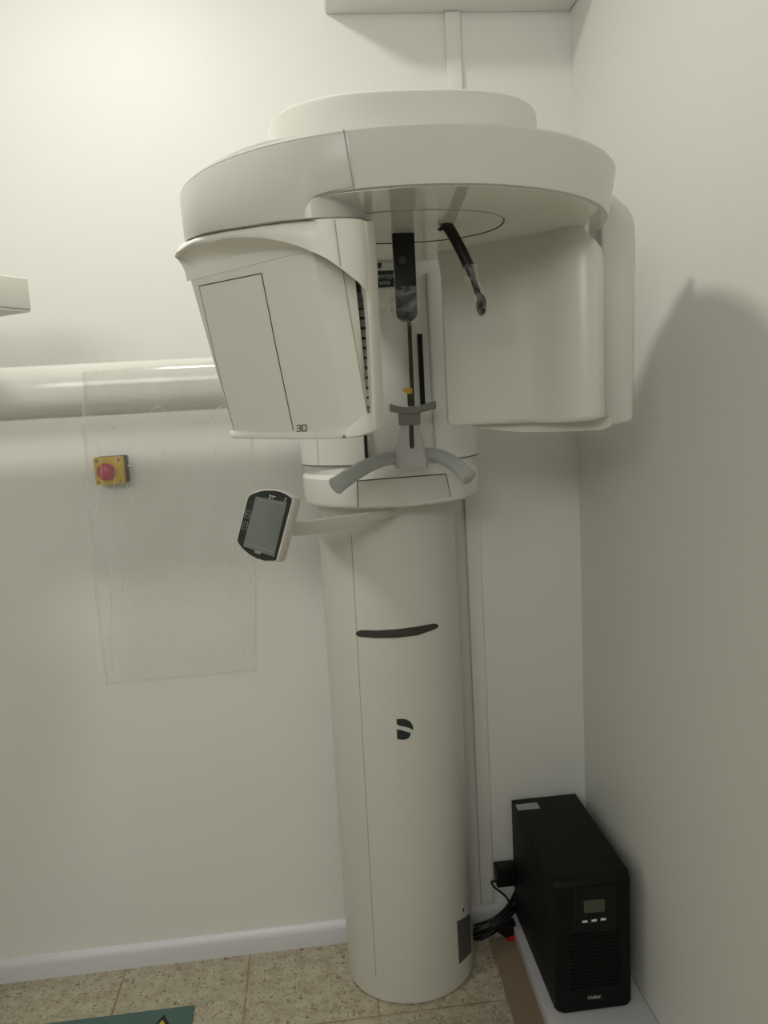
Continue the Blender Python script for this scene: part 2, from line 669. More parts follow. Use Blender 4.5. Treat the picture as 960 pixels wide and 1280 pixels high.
# top of mast: grey band, key plate and black name plate
gb = MB()
gb.prism([at(x, y, 'Y', 1.611) for x, y in ((462, 316.5), (548, 314), (548, 321), (462, 323))], (0, -.002, 0))
gb.build('grey_band', M['panelgrey'], mast)
kp = MB()
c0 = at(474, 329, 'Y', 1.611)
kp.prism([c0 + Vector((.0052 * math.cos(u), 0, .0115 * math.sin(u))) for u in [2 * PI * k / 20 for k in range(20)]], (0, -.003, 0))
kp.build('key_hole', M['slot'], mast)
nb = MB()
nb.prism([at(x, y, 'Y', 1.611) for x, y in ((464, 339), (516, 337), (516.5, 357), (464.5, 360))], (0, -.002, 0))
plate = nb.build('name_plate', M['logo'], mast)
tx = MB()
for line, y in (('Dentsply', 348.5), ('Sirona', 356.5)):
    v, f = text_mesh(line, .0150)
    p0 = at(464.5, y, 'Y', 1.6083)
    tx.add([p0 + Vector((p.x, p.z * .5 - .0004, p.y)) for p in v], f)
tx.build('lettering', M['platetxt'], plate)

# ------------- collar below the carriage, nose towards the viewer
NC = (.178, 1.75, .200, .195)


def collar_ring(z, s=1., k=0.):
    """k = 0 full nose outline, 1 = carriage outline"""
    out = []
    for i in range(96):
        u = 2 * PI * i / 96
        x1, y1 = sup(NC, u, 2.0)
        x2, y2 = sup(KC, u, 2.3)
        x, y = x1 + (x2 - x1) * k, y1 + (y2 - y1) * k
        x, y = NC[0] + (x - NC[0]) * s, NC[1] + (y - NC[1]) * s
        out.append(Vector((x, min(y, 1.893), z)))
    return out


cl = MB()
cl.loft([collar_ring(1.227, .86), collar_ring(1.228, .93), collar_ring(1.2335, .985), collar_ring(1.240, 1.0), collar_ring(1.290, 1.0), collar_ring(1.2935, .988, .05), collar_ring(1.299, .96, .2),
         collar_ring(1.3165, .985, 1.), collar_ring(1.3185, .985, 1.)])
collar = cl.build('collar', M['bright'], X0, smooth=25)
nn = cyln(NC)
rows = []
for i in range(5):
    t = i / 4
    rows.append([(447 + u * (110 + 5 * t) + 1 * t, 601 - 8.5 * u + t * (33 - 4.5 * u + 8 * u * (1 - u))) for u in [k / 16 for k in range(17)]])
g = [[on_cyl(x, y, *NC) for x, y in r] for r in rows]
for r in g:
    for p in r:
        p.z = max(p.z, 1.2345)
fl = MB()
fl.slab([[p + nn(p).normalized() * .0014 for p in r] for r in g], lambda i, j, p: -nn(p).normalized() * .006)
flap = fl.build('service_flap', M['plastic'], X0)
sm = MB()
edge = [r[0] for r in reversed(g)]
sm.strip(edge, .0018, nn, .0019)
sm.strip(g[0], .0020, nn, .0019)
sm.strip([r[-1] for r in g], .0014, nn, .0019)
sm.build('flap_seam', M['seam'], flap)
# dark joint between collar and carriage
jn = MB()
kj = [Vector((*sup(KC, PI + PI * i / 60), 1.3190)) for i in range(4, 57)]
jn.strip([p for p in kj if p.x < RXL - .002], .0022, kn, .0010)
jn.build('joint_gap', M['seam'], X0)
jn = MB()
jn.strip([p for p in kj if p.x > RXR + .002], .0018, kn, .0010)
jn.build('joint_gap', M['seam'], X0)

# ------------- rotating ring
RC = (.167, 1.30)
RB, RTP = .331, .342
ZB, ZT = 1.706, 1.775


def circ(r, z, c=RC, n=144):
    out = []
    for k in range(n):
        x, y = r * math.cos(2 * PI * k / n), r * math.sin(2 * PI * k / n)
        if c is RC and y > 0:
            y *= .58            # the back of the ring is flatter than its front
        out.append(Vector((c[0] + x, c[1] + y, z)))
    return out


rg = MB()
rg.loft([circ(RB - .006, ZB), circ(RB - .0015, ZB + .0015), circ(RB, ZB + .006), circ(RTP, ZT - .004), circ(RTP - .0012, ZT - .0008), circ(RTP - .005, ZT), circ(.2, ZT + .002)])
ring = rg.build('rotating_ring', M['plastic'], X0, smooth=30)
un = MB()
un.loft([circ(RB - .0075, ZB - .0006), circ(RB - .0075, ZB + .003)])
un.build('ring_underside', M['mirror'], ring, smooth=30)
DC = (.168, 1.20)


def disc_arc(u0, u1, n):
    return [Vector((DC[0] + .146 * math.copysign(abs(math.cos(u)) ** (2 / 2.2), math.cos(u)), DC[1] + .110 * math.copysign(abs(math.sin(u)) ** (2 / 2.2), math.sin(u)), ZB - .0010)) for u in [u0 + (u1 - u0) * k / n for k in range(n + 1)]]


ds = MB()
ds.strip(disc_arc(-.35, PI + .35, 60), .0020, (0, 0, -1), .0006)
ds.build('pivot_disc_seam', M['seam'], ring)
ds = MB()
ds.strip(disc_arc(PI + .36, 2 * PI - .36, 40), .0012, (0, 0, -1), .0005)
ds.build('pivot_disc_front_seam', M['softseam'], ring)
# rim joint
sm = MB()
rimn = cyln((RC[0], RC[1], 1, 1))
a, b = at(428, 160, 'Z', ZT - .003), on_cyl(442, 232, RC[0], RC[1], RB, RB)
u0, u1 = math.atan2(a.y - RC[1], a.x - RC[0]), math.atan2(b.y - RC[1], b.x - RC[0])
pts = []
for k in range(9):
    t = k / 8
    u = u0 + (u1 - u0) * t
    r = RTP + (RB - RTP) * t + .0016
    pts.append(Vector((RC[0] + r * math.cos(u), RC[1] + r * math.sin(u), ZT - .003 + (ZB + .005 - ZT) * t)))
sm.strip(pts, .0014, rimn, .0008)
sm.build('rim_seam', M['softseam'], ring)
# raised cover over the tube end of the ring
bp = MB()
tab = [(262, 213), (272, 206), (285, 199), (300, 191.5), (315, 185.5), (330, 180.5), (345, 175.8), (362, 172.5), (380, 169)]
g0, g1 = [], []
for x, y in tab:
    lo_y = interp([(262, 214), (300, 200), (330, 191), (355, 184), (380, 176)], x)
    p = at(x, lo_y, 'Z', ZT)
    d = Vector((p.x - RC[0], p.y - RC[1], 0))
    d *= (RTP - .012) / d.length
    q = Vector((RC[0] + d.x, RC[1] + d.y, ZT - .004))
    # height that reaches the outline pixel at this spot
    w = at(x, y, 'Y', q.y)
    q2 = Vector((q.x, q.y, max(w.z, ZT + .001)))
    g0.append(q)
    g1.append(q2)
bp.slab([g0, g1], lambda i, j, p: Vector((RC[0] - p.x, RC[1] - p.y, 0)) * .3)
bp.build('ring_top_cover', M['plastic'], ring, smooth=40)

# ------------- overhead arm resting over the ring, running back to the column
oc = MB()


def arm_ring(z, d=0.):
    P = []
    for k in range(61):
        u = PI + PI * k / 60
        c, q = math.cos(u), math.sin(u)
        P.append(Vector((.168 + (.200 - d) * math.copysign(abs(c) ** (2 / 2.7), c), 1.235 - (.178 - d) * abs(q) ** (2 / 2.7), z)))
    return P + [Vector((.168 + x, y, z)) for x, y in ((.198 - d, 1.27), (.185 - d, 1.33), (.15 - d, 1.42), (.12 - d, 1.52), (.11 - d, 1.86), (-.11 + d, 1.86), (-.12 + d, 1.52), (-.15 + d, 1.42), (-.185 + d, 1.33), (-.198 + d, 1.27))]


oc.loft([arm_ring(1.777), arm_ring(1.842), arm_ring(1.8465, .0012), arm_ring(1.850, .005), arm_ring(1.853, .02)])
oc.build('overhead_arm', M['plastic'], X0, smooth=30)

# ------------- neck between ring and tube head
RCY = (RC[0], RC[1], .3300, .3300)
gap_y = [(232, 300), (245, 294), (260, 290), (283, 286), (304, 283), (340, 277), (380, 273), (420, 270.5), (450, 271.5), (463, 276)]
turn = [(380, 0), (386, .0006), (392, .002), (398, .0048), (404, .009), (411, .0155), (420, .026), (430, .041), (440, .062), (452, .10), (463, .15)]
nk_t, nk_b = [], []
for x in [232, 236, 242, 250, 260, 275, 290, 310, 330, 350, 365, 374, 380, 384, 388, 392, 396, 400, 405, 410, 415, 420, 425, 430, 435, 440, 445, 449, 453, 456, 459, 462, 464]:
    y = interp(gap_y, x)
    rn = interp([(232, .3340), (365, .3350), (378, .3357), (386, .3350), (392, .3342), (398, .333), (410, .331)], x)
    p = on_cyl(x, y, RC[0], RC[1], rn, rn)
    if x > 380:
        p = at(x, y, 'Y', p.y + interp(turn, x))
    nk_b.append(p)
    nk_t.append(Vector((p.x, p.y, ZB + .001)))
ctr = Vector((.02, 1.36, 0))
inn_b = [Vector((-.06, 1.40, 1.722)), ]
nk = MB()
ring_b = nk_b + [Vector((.10, 1.30, nk_b[-1].z)), Vector((.0, 1.45, 1.72)), Vector((-.10, 1.42, 1.72))]
ring_t = [Vector((p.x, p.y, ZB + .0012)) for p in ring_b]
ring_m = [Vector((p.x * .8 + q.x * .2, p.y * .8 + q.y * .2, q.z * .5 + p.z * .5)) for p, q in zip(ring_b, ring_t)]
nk.loft([ring_b, ring_m, ring_t])
neck = nk.build('tube_neck', M['plastic'], X0, smooth=55)

# flush end cover carrying the rim down to the tube head on the left
ec_t = []
for x in [233, 235, 238, 242, 248, 256, 266, 278, 292, 308, 325, 342, 358, 370, 378, 384, 390, 398, 408, 418, 428, 436, 441]:
    if x <= 378:
        y = interp(gap_y, x) - .5
    elif x <= 398:
        y = interp([(378, 272.5), (386, 250), (392, 245), (398, 242)], x)
    else:
        y = interp([(398, 242), (420, 236.5), (441, 233)], x)
    rr = interp([(233, .3395), (300, .3395), (380, .336), (400, .3335), (441, .3325)], x)
    p = on_cyl(x, y, RC[0], RC[1], rr, rr)
    a = math.atan2(p.y - RC[1], p.x - RC[0])
    ec_t.append((a if a < 0 else a - 2 * PI, p.z, rr))
back = [(ec_t[0][0] - .09 * k, ec_t[0][1] + .002 * k, .3395) for k in (3, 2, 1)]
ec_t = back + ec_t
gE = [[], [], [], [], []]
for a, zb_, rr in ec_t:
    for i, t in enumerate((0, .05, .5, .93, 1)):
        z = ZT - .0045 + (zb_ - ZT + .0045) * t
        rt = RTP + .0008
        r = rt + (rr + .0008 - rt) * (ZT - z) / (ZT - zb_) - (.002 if t == 1 else 0) - (.001 if t == 0 else 0)
        ya = math.sin(a) * r
        gE[i].append(Vector((RC[0] + r * math.cos(a), RC[1] + (ya if ya < 0 else ya * .58), z)))
eb_ = MB()
eb_.slab(gE, lambda i, j, p: Vector((RC[0] - p.x, RC[1] - p.y, 0)).normalized() * .012)
eb_.build('ring_end_cover', M['plastic'], ring, smooth=35)

# ------------- tube head: face block, hood, side shell
T = X0
ZFT = 1.6465


def mixv(a, b, t):
    return a + (b - a) * t


cA = (at(236, 351, 'Y', 1.223), at(290, 541.5, 'Y', 1.29))
cB = (at(385, 313, 'Y', 1.03), at(430, 541.5, 'Y', 1.09))
cB2 = (at(391, 315, 'Y', 1.028), at(434, 541, 'Y', 1.088))
cC = (at(427, 331, 'Y', 1.040), at(462, 533, 'Y', 1.105))
cD = (at(444, 350, 'Y', 1.052), at(463, 528, 'Y', 1.125))
inw = Vector((.73, .68, 0))


def body_loop(t, s=0.):
    a, b, b2, c, d = [mixv(q[0], q[1], t) for q in (cA, cB, cB2, cC, cD)]
    d0 = d + Vector((-.005, .05, 0))
    bb = Vector((.075, 1.30, d.z))
    b3 = Vector((-.01, 1.42, a.z))
    a0 = a + inw * .10
    a1 = mixv(a, b, .02)
    return [a0, a + inw * .006, a1, mixv(a, b, .33), mixv(a, b, .66), mixv(a, b, .985), b2, mixv(b2, c, .5), c, d, d0, bb, b3]


tb = MB()
tb.loft([body_loop(t) for t in (0.0, .25, .5, .75, 1.0)])
tube_cover = tb.build('tube_cover', M['warm'], X0, smooth=24)
# face frame
fn = (cB[0] - cA[0]).cross(cA[1] - cA[0]).normalized()
if fn.y > 0:
    fn = -fn
fP = (cA[0] + cB[0] + cA[1]) / 3


def face(x, y, d=0.):
    return on_plane(x, y, fP, fn) + fn * d


def face_uv(u, t):
    return mixv(mixv(cA[0], cB[0], u), mixv(cA[1], cB[1], u), t)


def face_hit(x, y, d=0.):
    """point of the (slightly warped) face seen at a pixel: Newton on u,t"""
    u, t = .5, .5

    def proj(P):
        c = RW @ (P - EYE)
        return 480 + F * c.x / c.z, 640 + F * c.y / c.z
    for _ in range(12):
        p = proj(face_uv(u, t))
        pu = proj(face_uv(u + 1e-3, t))
        pt = proj(face_uv(u, t + 1e-3))
        a, b, c, d_ = (pu[0] - p[0]) / 1e-3, (pt[0] - p[0]) / 1e-3, (pu[1] - p[1]) / 1e-3, (pt[1] - p[1]) / 1e-3
        ex, ey = x - p[0], y - p[1]
        D = a * d_ - b * c
        u += (ex * d_ - b * ey) / D
        t += (a * ey - c * ex) / D
    return face_uv(u, t) + fn * d


fl_ = MB()


def face_line(pts, w):
    P = []
    for (x0, y0), (x1, y1) in zip(pts, pts[1:]):
        for k in range(9):
            P.append(face_hit(x0 + (x1 - x0) * k / 8, y0 + (y1 - y0) * k / 8))
    return P


fl_.strip(face_line([(249, 357.5), (327, 341.5)], 1), .0013, fn, .0008)
fl_.strip(face_line([(327, 341.5), (345, 433), (367, 538)], 1), .0014, fn, .0008)
fl_.build('access_panel_seam', M['seam'], tube_cover)
f2 = MB()
f2.strip(face_line([(249, 357.5), (270, 452), (293, 538)], 1), .0012, fn, .0008)
f2.build('access_panel_seam', M['softseam'], tube_cover)
td = MB()


def seg(x0, y0, x1, y1):
    td.strip([face_hit(x0, y0), face_hit(x1, y1)], .0011, fn, .0011)


for s_ in (((371, 531.6), (376, 531.2)), ((372, 535.2), (376, 535)), ((371.2, 538.9), (376.2, 538.7)), ((376, 531.2), (376.4, 538.7)),
           ((378, 531.2), (383, 531)), ((378.2, 538.7), (383.4, 538.4)), ((378, 531.2), (378.3, 538.7)), ((383, 531), (383.4, 538.4))):
    seg(*s_[0], *s_[1])
td.build('lettering', M['seam'], tube_cover)

# hood: rim shell above the face with an arched lower edge
hood_cols = [((222, 311), (218.5, 321), .026), ((228, 305), (222.5, 322), .022), ((236, 300), (230, 315.5), .016), ((245, 296), (241, 309), .010), ((253, 293.5), (251, 305.5), .006), ((262, 291.5), (262, 303), .003), ((283, 287.5), (283, 298), .003),
             ((304, 284.5), (304, 296.5), .003), ((327, 280.5), (327, 297), .003), ((352, 277.5), (352, 301.5), .003), ((372, 275.5), (372, 307), .003),
             ((387, 274.5), (387, 313), .003), ((398, 274), (398, 318), .003), ((408, 273.5), (408, 323), .003), ((425, 273), (425, 334.5), .002), ((436, 273), (436, 343), .0), ((446, 273.5), (447, 352), .0), ((455, 275), (456, 362), .0)]
hcurl = [(395, 0), (420, .008), (440, .02), (450, .032), (456, .042), (464, .07), (470, .11)]


def hood_pt(x, y, off):
    p = on_cyl(x, y, RC[0], RC[1], RCY[2] + off, RCY[2] + off)
    if x > 395:
        p = at(x, y, 'Y', on_cyl(x, y, *RCY).y + interp(hcurl, x))
    return p


NL = 7
g = [[] for _ in range(NL)]
for (x0, y0), (x1, y1), off in hood_cols:
    for i in range(NL):
        t = i / (NL - 1)
        bulge = .0035 * math.sin(PI * min(1, t * 1.0)) if x0 < 400 else 0
        o_ = off * (1 if t > .0 else .2)
        g[i].append(hood_pt(x0 + (x1 - x0) * t, y0 + (y1 - y0) * t, o_ + bulge * .6 - .006 * (1 - t) ** 6))
arch = g[-1]
hd = MB()
hd.slab(g, lambda i, j, p: Vector((RC[0] - p.x, RC[1] - p.y, 0)).normalized() * .02)
# right side strip down to the bottom, curling back
strip_lv = []
edgeL = [(456, 362), (458.5, 372), (461, 400), (463, 440), (464.6, 480), (465.2, 505), (464.5, 516), (466, 524), (468, 530)]
edgeR = [(468.5, 280), (470, 300), (472, 340), (474.5, 400), (477, 450), (479.2, 500), (479.5, 518), (478.5, 528), (475, 535.5)]
ys = [276, 300, 330, 352, 362, 372, 400, 440, 480, 505, 516, 524, 530, 536]
Ltab = [(276, 455), (352, 455.5), (362, 456)] + [(y, x) for x, y in edgeL[1:]] + [(536, 470)]
Rtab = [(276, 466.5), (282, 469)] + [(y, x) for x, y in edgeR[1:]] + [(536, 474)]
for y in ys:
    xl, xr = interp(Ltab, y), interp(Rtab, y)
    yl = on_cyl(455, 300, *RCY).y + .042 + .085 * max(0, (y - 276) / 260)
    row = []
    for k in range(9):
        u = k / 8
        row.append(at(xl + (xr - xl) * u, y, 'Y', yl + .055 * u ** 2.2))
    row += [at(xr - .8, y, 'Y', yl + .09), at(xr - 3, y, 'Y', yl + .14)]
    strip_lv.append(row)
hd.slab(strip_lv, lambda i, j, p: Vector((-.004, .012, 0)) if j < 9 else Vector((-.012, .0, 0)))
# bottom band
bt = [((287, 539.5), (291, 548.3), 1.285), ((330, 540.5), (333, 548.8), 1.225), ((380, 540.5), (382, 549), 1.150), ((415, 540), (417, 548.6), 1.103), ((427, 538.5), (430, 548), 1.080),
      ((436, 533), (440, 547.2), 1.078), ((446, 526), (450, 545.8), 1.082), ((456, 518.5), (459, 543.5), 1.090), ((463, 516), (467, 540.5), 1.102), ((468, 518), (472.5, 537.5), 1.115), ((472, 524), (476, 534), 1.135)]
g = [[], [], [], [], []]
for (x0, y0), (x1, y1), Y in bt:
    for i, t in enumerate((0, .35, .7, .92, 1)):
        g[i].append(at(x0 + (x1 - x0) * t, y0 + (y1 - y0) * t, 'Y', Y - .004 * (1 if .1 < t < .95 else 0) + (.003 if t == 1 else 0)))
hd.slab(g, (.012, .05, 0.001))
# concave band between the arch and the face
cv = [[], [], [], [], [], []]
fx = [(222, (234.5, 351.5)), (228, (236.5, 351)), (236, (241, 350)), (245, (247, 348.3)), (253, (254, 346.3)), (262, (263, 344)), (283, (283, 339)), (304, (303, 334)), (327, (325, 328.3)), (352, (350, 322)), (372, (371, 316.7)), (387, (386, 313.5))]
for j, (k, (x, y)) in enumerate(fx):
    a = arch[j]
    b = face_hit(x, y, .001)
    for i in range(6):
        t = i / 5
        p = mixv(a, b, t)
        sag = math.sin(PI * t) * (.004 + .018 * math.sin(PI * j / 11))
        p = p + Vector((RC[0] - p.x, RC[1] - p.y, 0)).normalized() * sag + Vector((0, 0, sag * .3))
        if i == 0 or j == 0:
            pass
        cv[i].append(p)
hd.slab(cv, lambda i, j, p: Vector((RC[0] - p.x, RC[1] - p.y, 0)).normalized() * .012 + Vector((0, 0, .006)))
hood = hd.build('tube_housing_shell', M['warm'], X0, smooth=45)
# vent between face block and side shell
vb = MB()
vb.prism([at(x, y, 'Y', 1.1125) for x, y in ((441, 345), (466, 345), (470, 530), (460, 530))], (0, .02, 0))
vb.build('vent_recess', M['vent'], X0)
vg = MB()
for y in (366, 376, 387.5, 400, 412.5, 425, 437, 449.5, 462, 474.5, 487, 499):
    xl = 444 + (y - 350) * .108
    xr = interp(Ltab, y) + 2
    a, b = at(xl - 2, y, 'Y', 1.105), at(xr + 3, y - .8, 'Y', 1.105)
    vg.prism([a, b, b - Vector((0, 0, .0098)), a - Vector((0, 0, .0098))], (0, .006, .001))
vg.build('vent_grille', M['ventslat'], X0)
# thin joint crossing neck, hood and side
sj = MB()
P = [hood_pt(x, y, .003) for x, y in ((418, 274.5), (420, 290), (423, 310), (426, 333))]
sj.strip(P, .0011, (-.1, -1, 0), .0010)
P = [mixv(cC[0], cC[1], t) for t in (0.01, .25, .5, .75, .93)]
sj.strip(P, .0011, (-.1, -1, 0), .0010)
sj.build('shell_seam', M['softseam'], X0)
nsj = MB()
P = [at(x, y, 'Y', on_cyl(x, y, *RCY).y + interp(turn, x) + .0) for x, y in ((416, 262), (417, 270.3))]
MB.strip(nsj, P, .0011, (-.1, -1, 0), .0012)
sc = MB()
sc.sphere(at(430, 546, 'Y', 1.074), .0022)
sc.build('cover_screw', M['card'], X0)

# ------------- detector on the far side of the ring
KD = .90          # distance factor of the detector
D_in = [(x * KD, y * KD) for x, y in [(.283, 1.552), (.30, 1.540), (.42, 1.443), (.437, 1.430), (.450, 1.402), (.468, 1.374), (.49, 1.356), (.512, 1.347), (.530, 1.352), (.541, 1.368), (.545, 1.40), (.545, 1.46), (.50, 1.60), (.30, 1.60), (.284, 1.575)]]


def det_ring(z, s=0.):
    c = Vector((.42 * KD, 1.48 * KD, 0))
    out = []
    for x, y in D_in:
        d = c - Vector((x, y, 0))
        if z > 1.6:
            s_ = s * interp([(.44, -.15), (.475, .0), (.51, .7), (.54, 1.)], x / KD)
            out.append(Vector((x, y, z)) + d.normalized() * s_)
            continue
        out.append(Vector((x, y, z)) + d.normalized() * s)
    return out


dt = MB()
dt.loft([det_ring(1.397, .012), det_ring(1.399, .006), det_ring(1.4035, .0005), det_ring(1.408), det_ring(1.55), det_ring(1.655), det_ring(1.672, .004), det_ring(1.683, .012), det_ring(1.690, .024), det_ring(1.7055, .034)])
det = dt.build('detector_housing', M['plastic'], X0, smooth=40)
ds_ = MB()
SY = 1.306
poly = [at(x, y, 'Y', SY) for x, y in ((750, 227), (764, 238), (777, 250), (787, 260), (792, 269), (794.5, 280), (795.5, 300), (794, 400), (792.5, 520), (791, 526.5), (775, 530.5), (740, 536), (740, 400))]
for p in poly:
    p.x = max(p.x, .512)
back = [p + Vector((-.004, .06, -.03 if p.z > 1.6 else 0)) for p in poly]
for p in back:
    p.x = max(p.x, .512)
ds_.loft([poly, back])
ds_.build('detector_back_shell', M['plastic'], X0, bevel=.006, seg=3, smooth=40)
bpn = MB()
pp = [(590, 532.5), (620, 537.5), (650, 540.2), (690, 540), (725, 538.6), (752, 537.2), (764, 533)]
g = [[], []]
for x, y in pp:
    g[0].append(at(x, y - 12, 'Y', KD * interp([(560, 1.575), (680, 1.46), (700, 1.42), (764, 1.39)], x)))
    g[1].append(at(x, y, 'Y', KD * interp([(560, 1.578), (680, 1.463), (700, 1.423), (764, 1.393)], x)))
bpn.slab(g, (.01, .06, .004))
bpn.build('detector_base', M['softseam'] if False else M['plastic'], X0)

# ------------- temple supports hanging from the pivot disc
z0 = ZB - .0006
lp = at(503.5, 292, 'Z', z0)
ta = MB()
h = .0175
prof = [(-h, 0), (h, 0)]
zb = at(503, 403, 'Y', lp.y).z
pts = [(-h, z0), (h, z0)]
for k in range(0, 17):
    u = PI * k / 16
    pts.append((h * .95 * math.cos(u), zb + h * .8 - h * .8 * math.sin(u)))
ta.prism([(lp.x + x, lp.y - .006, z) for x, z in pts], (0, .012, 0))
ts = ta.build('temple_support', M['black'], X0, bevel=.002)
sc = MB()
p = at(502.5, 325.5, 'Y', lp.y - .006)
sc.prism([p + Vector((.0058 * math.cos(2 * PI * k / 18), 0, .0058 * math.sin(2 * PI * k / 18))) for k in range(18)], (0, -.002, 0))
sc.build('screw', M['slot'], ts)
rp = at(558, 281, 'Z', z0)
ta = MB()
pth = [rp, at(564, 290, 'Y', rp.y), at(575, 310, 'Y', rp.y - .003), at(586, 333, 'Y', rp.y - .006)]
ta.tube(smooth_path(pth, 5), .0085, 14)
ta.tube([rp + Vector((-.002, 0, .0)), rp + Vector((0, 0, -.004))], [.014, .011], 16)
pth2 = [pth[-1], at(591, 348, 'Y', rp.y - .010), at(597, 366, 'Y', rp.y - .012), at(601, 376, 'Y', rp.y - .012)]
ta.tube(smooth_path(pth2, 4), [.006] * 4 + [.0045] * 9, 12)
c = at(601.5, 381, 'Y', rp.y - .012)
ta.sphere(c, (.0078, .0085, .0165))
ta.build('temple_support', M['black'], X0, smooth=50)

# ------------- chin rest with handles
cr = MB()
yc = 1.512
A0 = [at(x, y, 'Y', yc) for x, y in ((499, 530), (525, 529), (537, 577), (536, 584), (494, 586), (493, 580))]
secs = []
for (x0, x1, y, d0, d1) in ((499.5, 525.5, 529, .024, .0), (498, 527.5, 540, .028, .0), (494.5, 533, 562, .036, .0), (492.5, 536.8, 576, .04, .0), (493.5, 537, 585.5, .04, .0)):
    a, b = at(x0, y + .6, 'Y', yc), at(x1, y - .6, 'Y', yc)
    secs.append([a + Vector((.002, -.0, 0)), a + Vector((.008, -.008, 0)), b + Vector((-.008, -.008, 0)), b + Vector((-.002, 0, 0)), b + Vector((-.004, d0, 0)), a + Vector((.004, d0, 0))])
cr.loft(secs)
chin = cr.build('chin_rest_post', M['greyc'], X0, bevel=.0025, smooth=40)
sl = MB()
sl.prism([at(x, y, 'Y', yc - .0065) for x, y in ((511, 515), (516, 515), (517.5, 558), (516, 560.5), (513.2, 560.5), (512, 558))], (0, -.0035, 0))
sl.build('slide_slot', M['slot'], chin)
cs = MB()
# saddle plate
for_top = [(488.5, 504.5), (495, 507), (503, 508.5), (512, 509), (522, 508), (532, 505.5), (540, 502.5), (545.5, 501)]
for_bot = [(488.5, 514.5), (495, 516), (503, 517.5), (512, 518), (522, 517), (532, 514.5), (540, 512), (545.5, 511.5)]
g = [[at(x, y, 'Y', yc - .018 + .00 * x) for x, y in for_top], [at(x, y, 'Y', yc - .018) for x, y in for_bot]]
cs.slab(g, (0, .03, 0))
cs.prism([at(x, y, 'Y', yc - .012) for x, y in ((499, 515), (526, 514), (525.5, 531), (499.5, 531.5))], (0, .022, 0))
cs.build('chin_support', M['greyd'], X0, bevel=.002)
by = yc - .004
bb = MB()
bb.tube([at(512, 508, 'Y', by), at(511, 490, 'Y', by)], .0034, 10)
bite = bb.build('bite_post', M['slot'], X0)
yb = MB()
P = [at(x, y, 'Y', by - .005) for x, y in ((503.5, 486.5), (506, 485), (512, 484.5), (515.5, 485.5), (515.5, 491), (513, 492.5), (509, 492.5), (507.5, 489.5), (503.5, 489))]
yb.prism(P, (0, .012, 0))
yb.build('bite_block', M['yellow'], bite, bevel=.001)
for pts in (((499, 572, 1.528), (480, 574.5, 1.518), (458, 583, 1.49), (436, 596, 1.462), (419.5, 607.5, 1.445)), ((531, 568.5, 1.528), (545, 569, 1.518), (562, 576, 1.49), (577, 587.5, 1.462), (586, 597, 1.447))):
    hb = MB()
    P = smooth_path([at(x, y, 'Y', Y) for x, y, Y in pts], 6)
    n = len(P)
    left = pts[0][0] < 510
    r0, r1 = (.0125, .0165) if left else (.0135, .0155)
    hb.tube(P, [r0 + (r1 - r0) * i / (n - 1) for i in range(n)], 22)
    hn = hb.build('grab_handle', M['grey'], X0, smooth=50)
    ec = MB()
    t = (P[-1] - P[-2]).normalized()
    ec.tube([P[-1] - t * .003, P[-1] + t * .001, P[-1] + t * .003], [r1 + .0008, r1 + .0008, r1 - .003], 22)
    ec.build('end_cap', M['grey'], hn, smooth=50)

# ------------- touch screen on its arm
sn = Vector((-.46, -.83, .22)).normalized()
sP = at(338, 655, 'Y', 1.36)


def scr(x, y, d=0.):
    return on_plane(x, y, sP, sn) + sn * d


def spx(p):
    return [(x / 9.6 + 285, y / 9.6 + 600) for x, y in p]


glass = spx([(258, 200), (280, 180), (340, 152), (440, 127), (560, 127), (640, 145), (710, 178), (772, 222), (768, 262), (585, 955), (570, 968), (450, 968), (350, 940), (260, 888), (190, 830), (122, 742), (125, 700), (245, 225)])
outer = spx([(245, 195), (275, 170), (340, 138), (440, 112), (560, 112), (650, 132), (725, 168), (790, 215), (786, 262), (602, 962), (580, 980), (450, 980), (345, 950), (250, 898), (180, 836), (112, 745), (114, 700), (232, 220)])
sb = MB()
O = [scr(x, y) for x, y in outer]
ctr = sum(O, Vector()) / len(O)
sb.loft([[ctr + (p - ctr) * .985 + sn * .0012 for p in O], O, [p - sn * .012 for p in O], [ctr + (p - ctr) * .985 - sn * .024 for p in O], [ctr + (p - ctr) * .93 - sn * .031 for p in O], [ctr + (p - ctr) * .75 - sn * .034 for p in O]])
shell = sb.build('control_screen', M['shell'], X0, smooth=40)
gl = MB()
gl.loft([[scr(x, y, .0006) for x, y in glass], [scr(x, y, .0022) for x, y in glass]])
gl.build('glass_front', M['bezel'], shell)
dp = MB()
dp.prism([scr(x, y, .0021) for x, y in spx([(345, 200), (718, 268), (562, 922), (192, 795)])], sn * .0010)
disp = dp.build('display', M['screen'], shell)
mk = MB()
mk.prism([scr(x, y, .0030) for x, y in spx([(378, 232), (690, 290), (688, 298), (376, 242)])], sn * .0004)
mk.build('display_bar', M['dimmark'], disp)
mk = MB()
mk.prism([scr(x, y, .0030) for x, y in spx([(232, 760), (565, 868), (560, 878), (230, 770)])], sn * .0004)
mk.prism([scr(x, y, .0030) for x, y in spx([(335, 840), (415, 868), (395, 895), (330, 872)])], sn * .0006)
mk.build('display_bar', M['dimmark'], disp)
mk = MB()
for poly in ([(505, 182), (520, 180), (524, 198), (508, 202)], [(498, 212), (512, 208), (514, 226), (500, 230)], [(530, 190), (580, 196), (578, 206), (528, 200)], [(530, 215), (560, 219), (559, 226), (529, 222)], [(690, 222), (705, 216), (714, 228), (700, 236)], [(686, 245), (696, 244), (692, 292), (680, 292)]):
    mk.prism([scr(x, y, .0021) for x, y in spx(poly)], sn * .0005)
mk.build('printed_mark', M['mark'], shell)
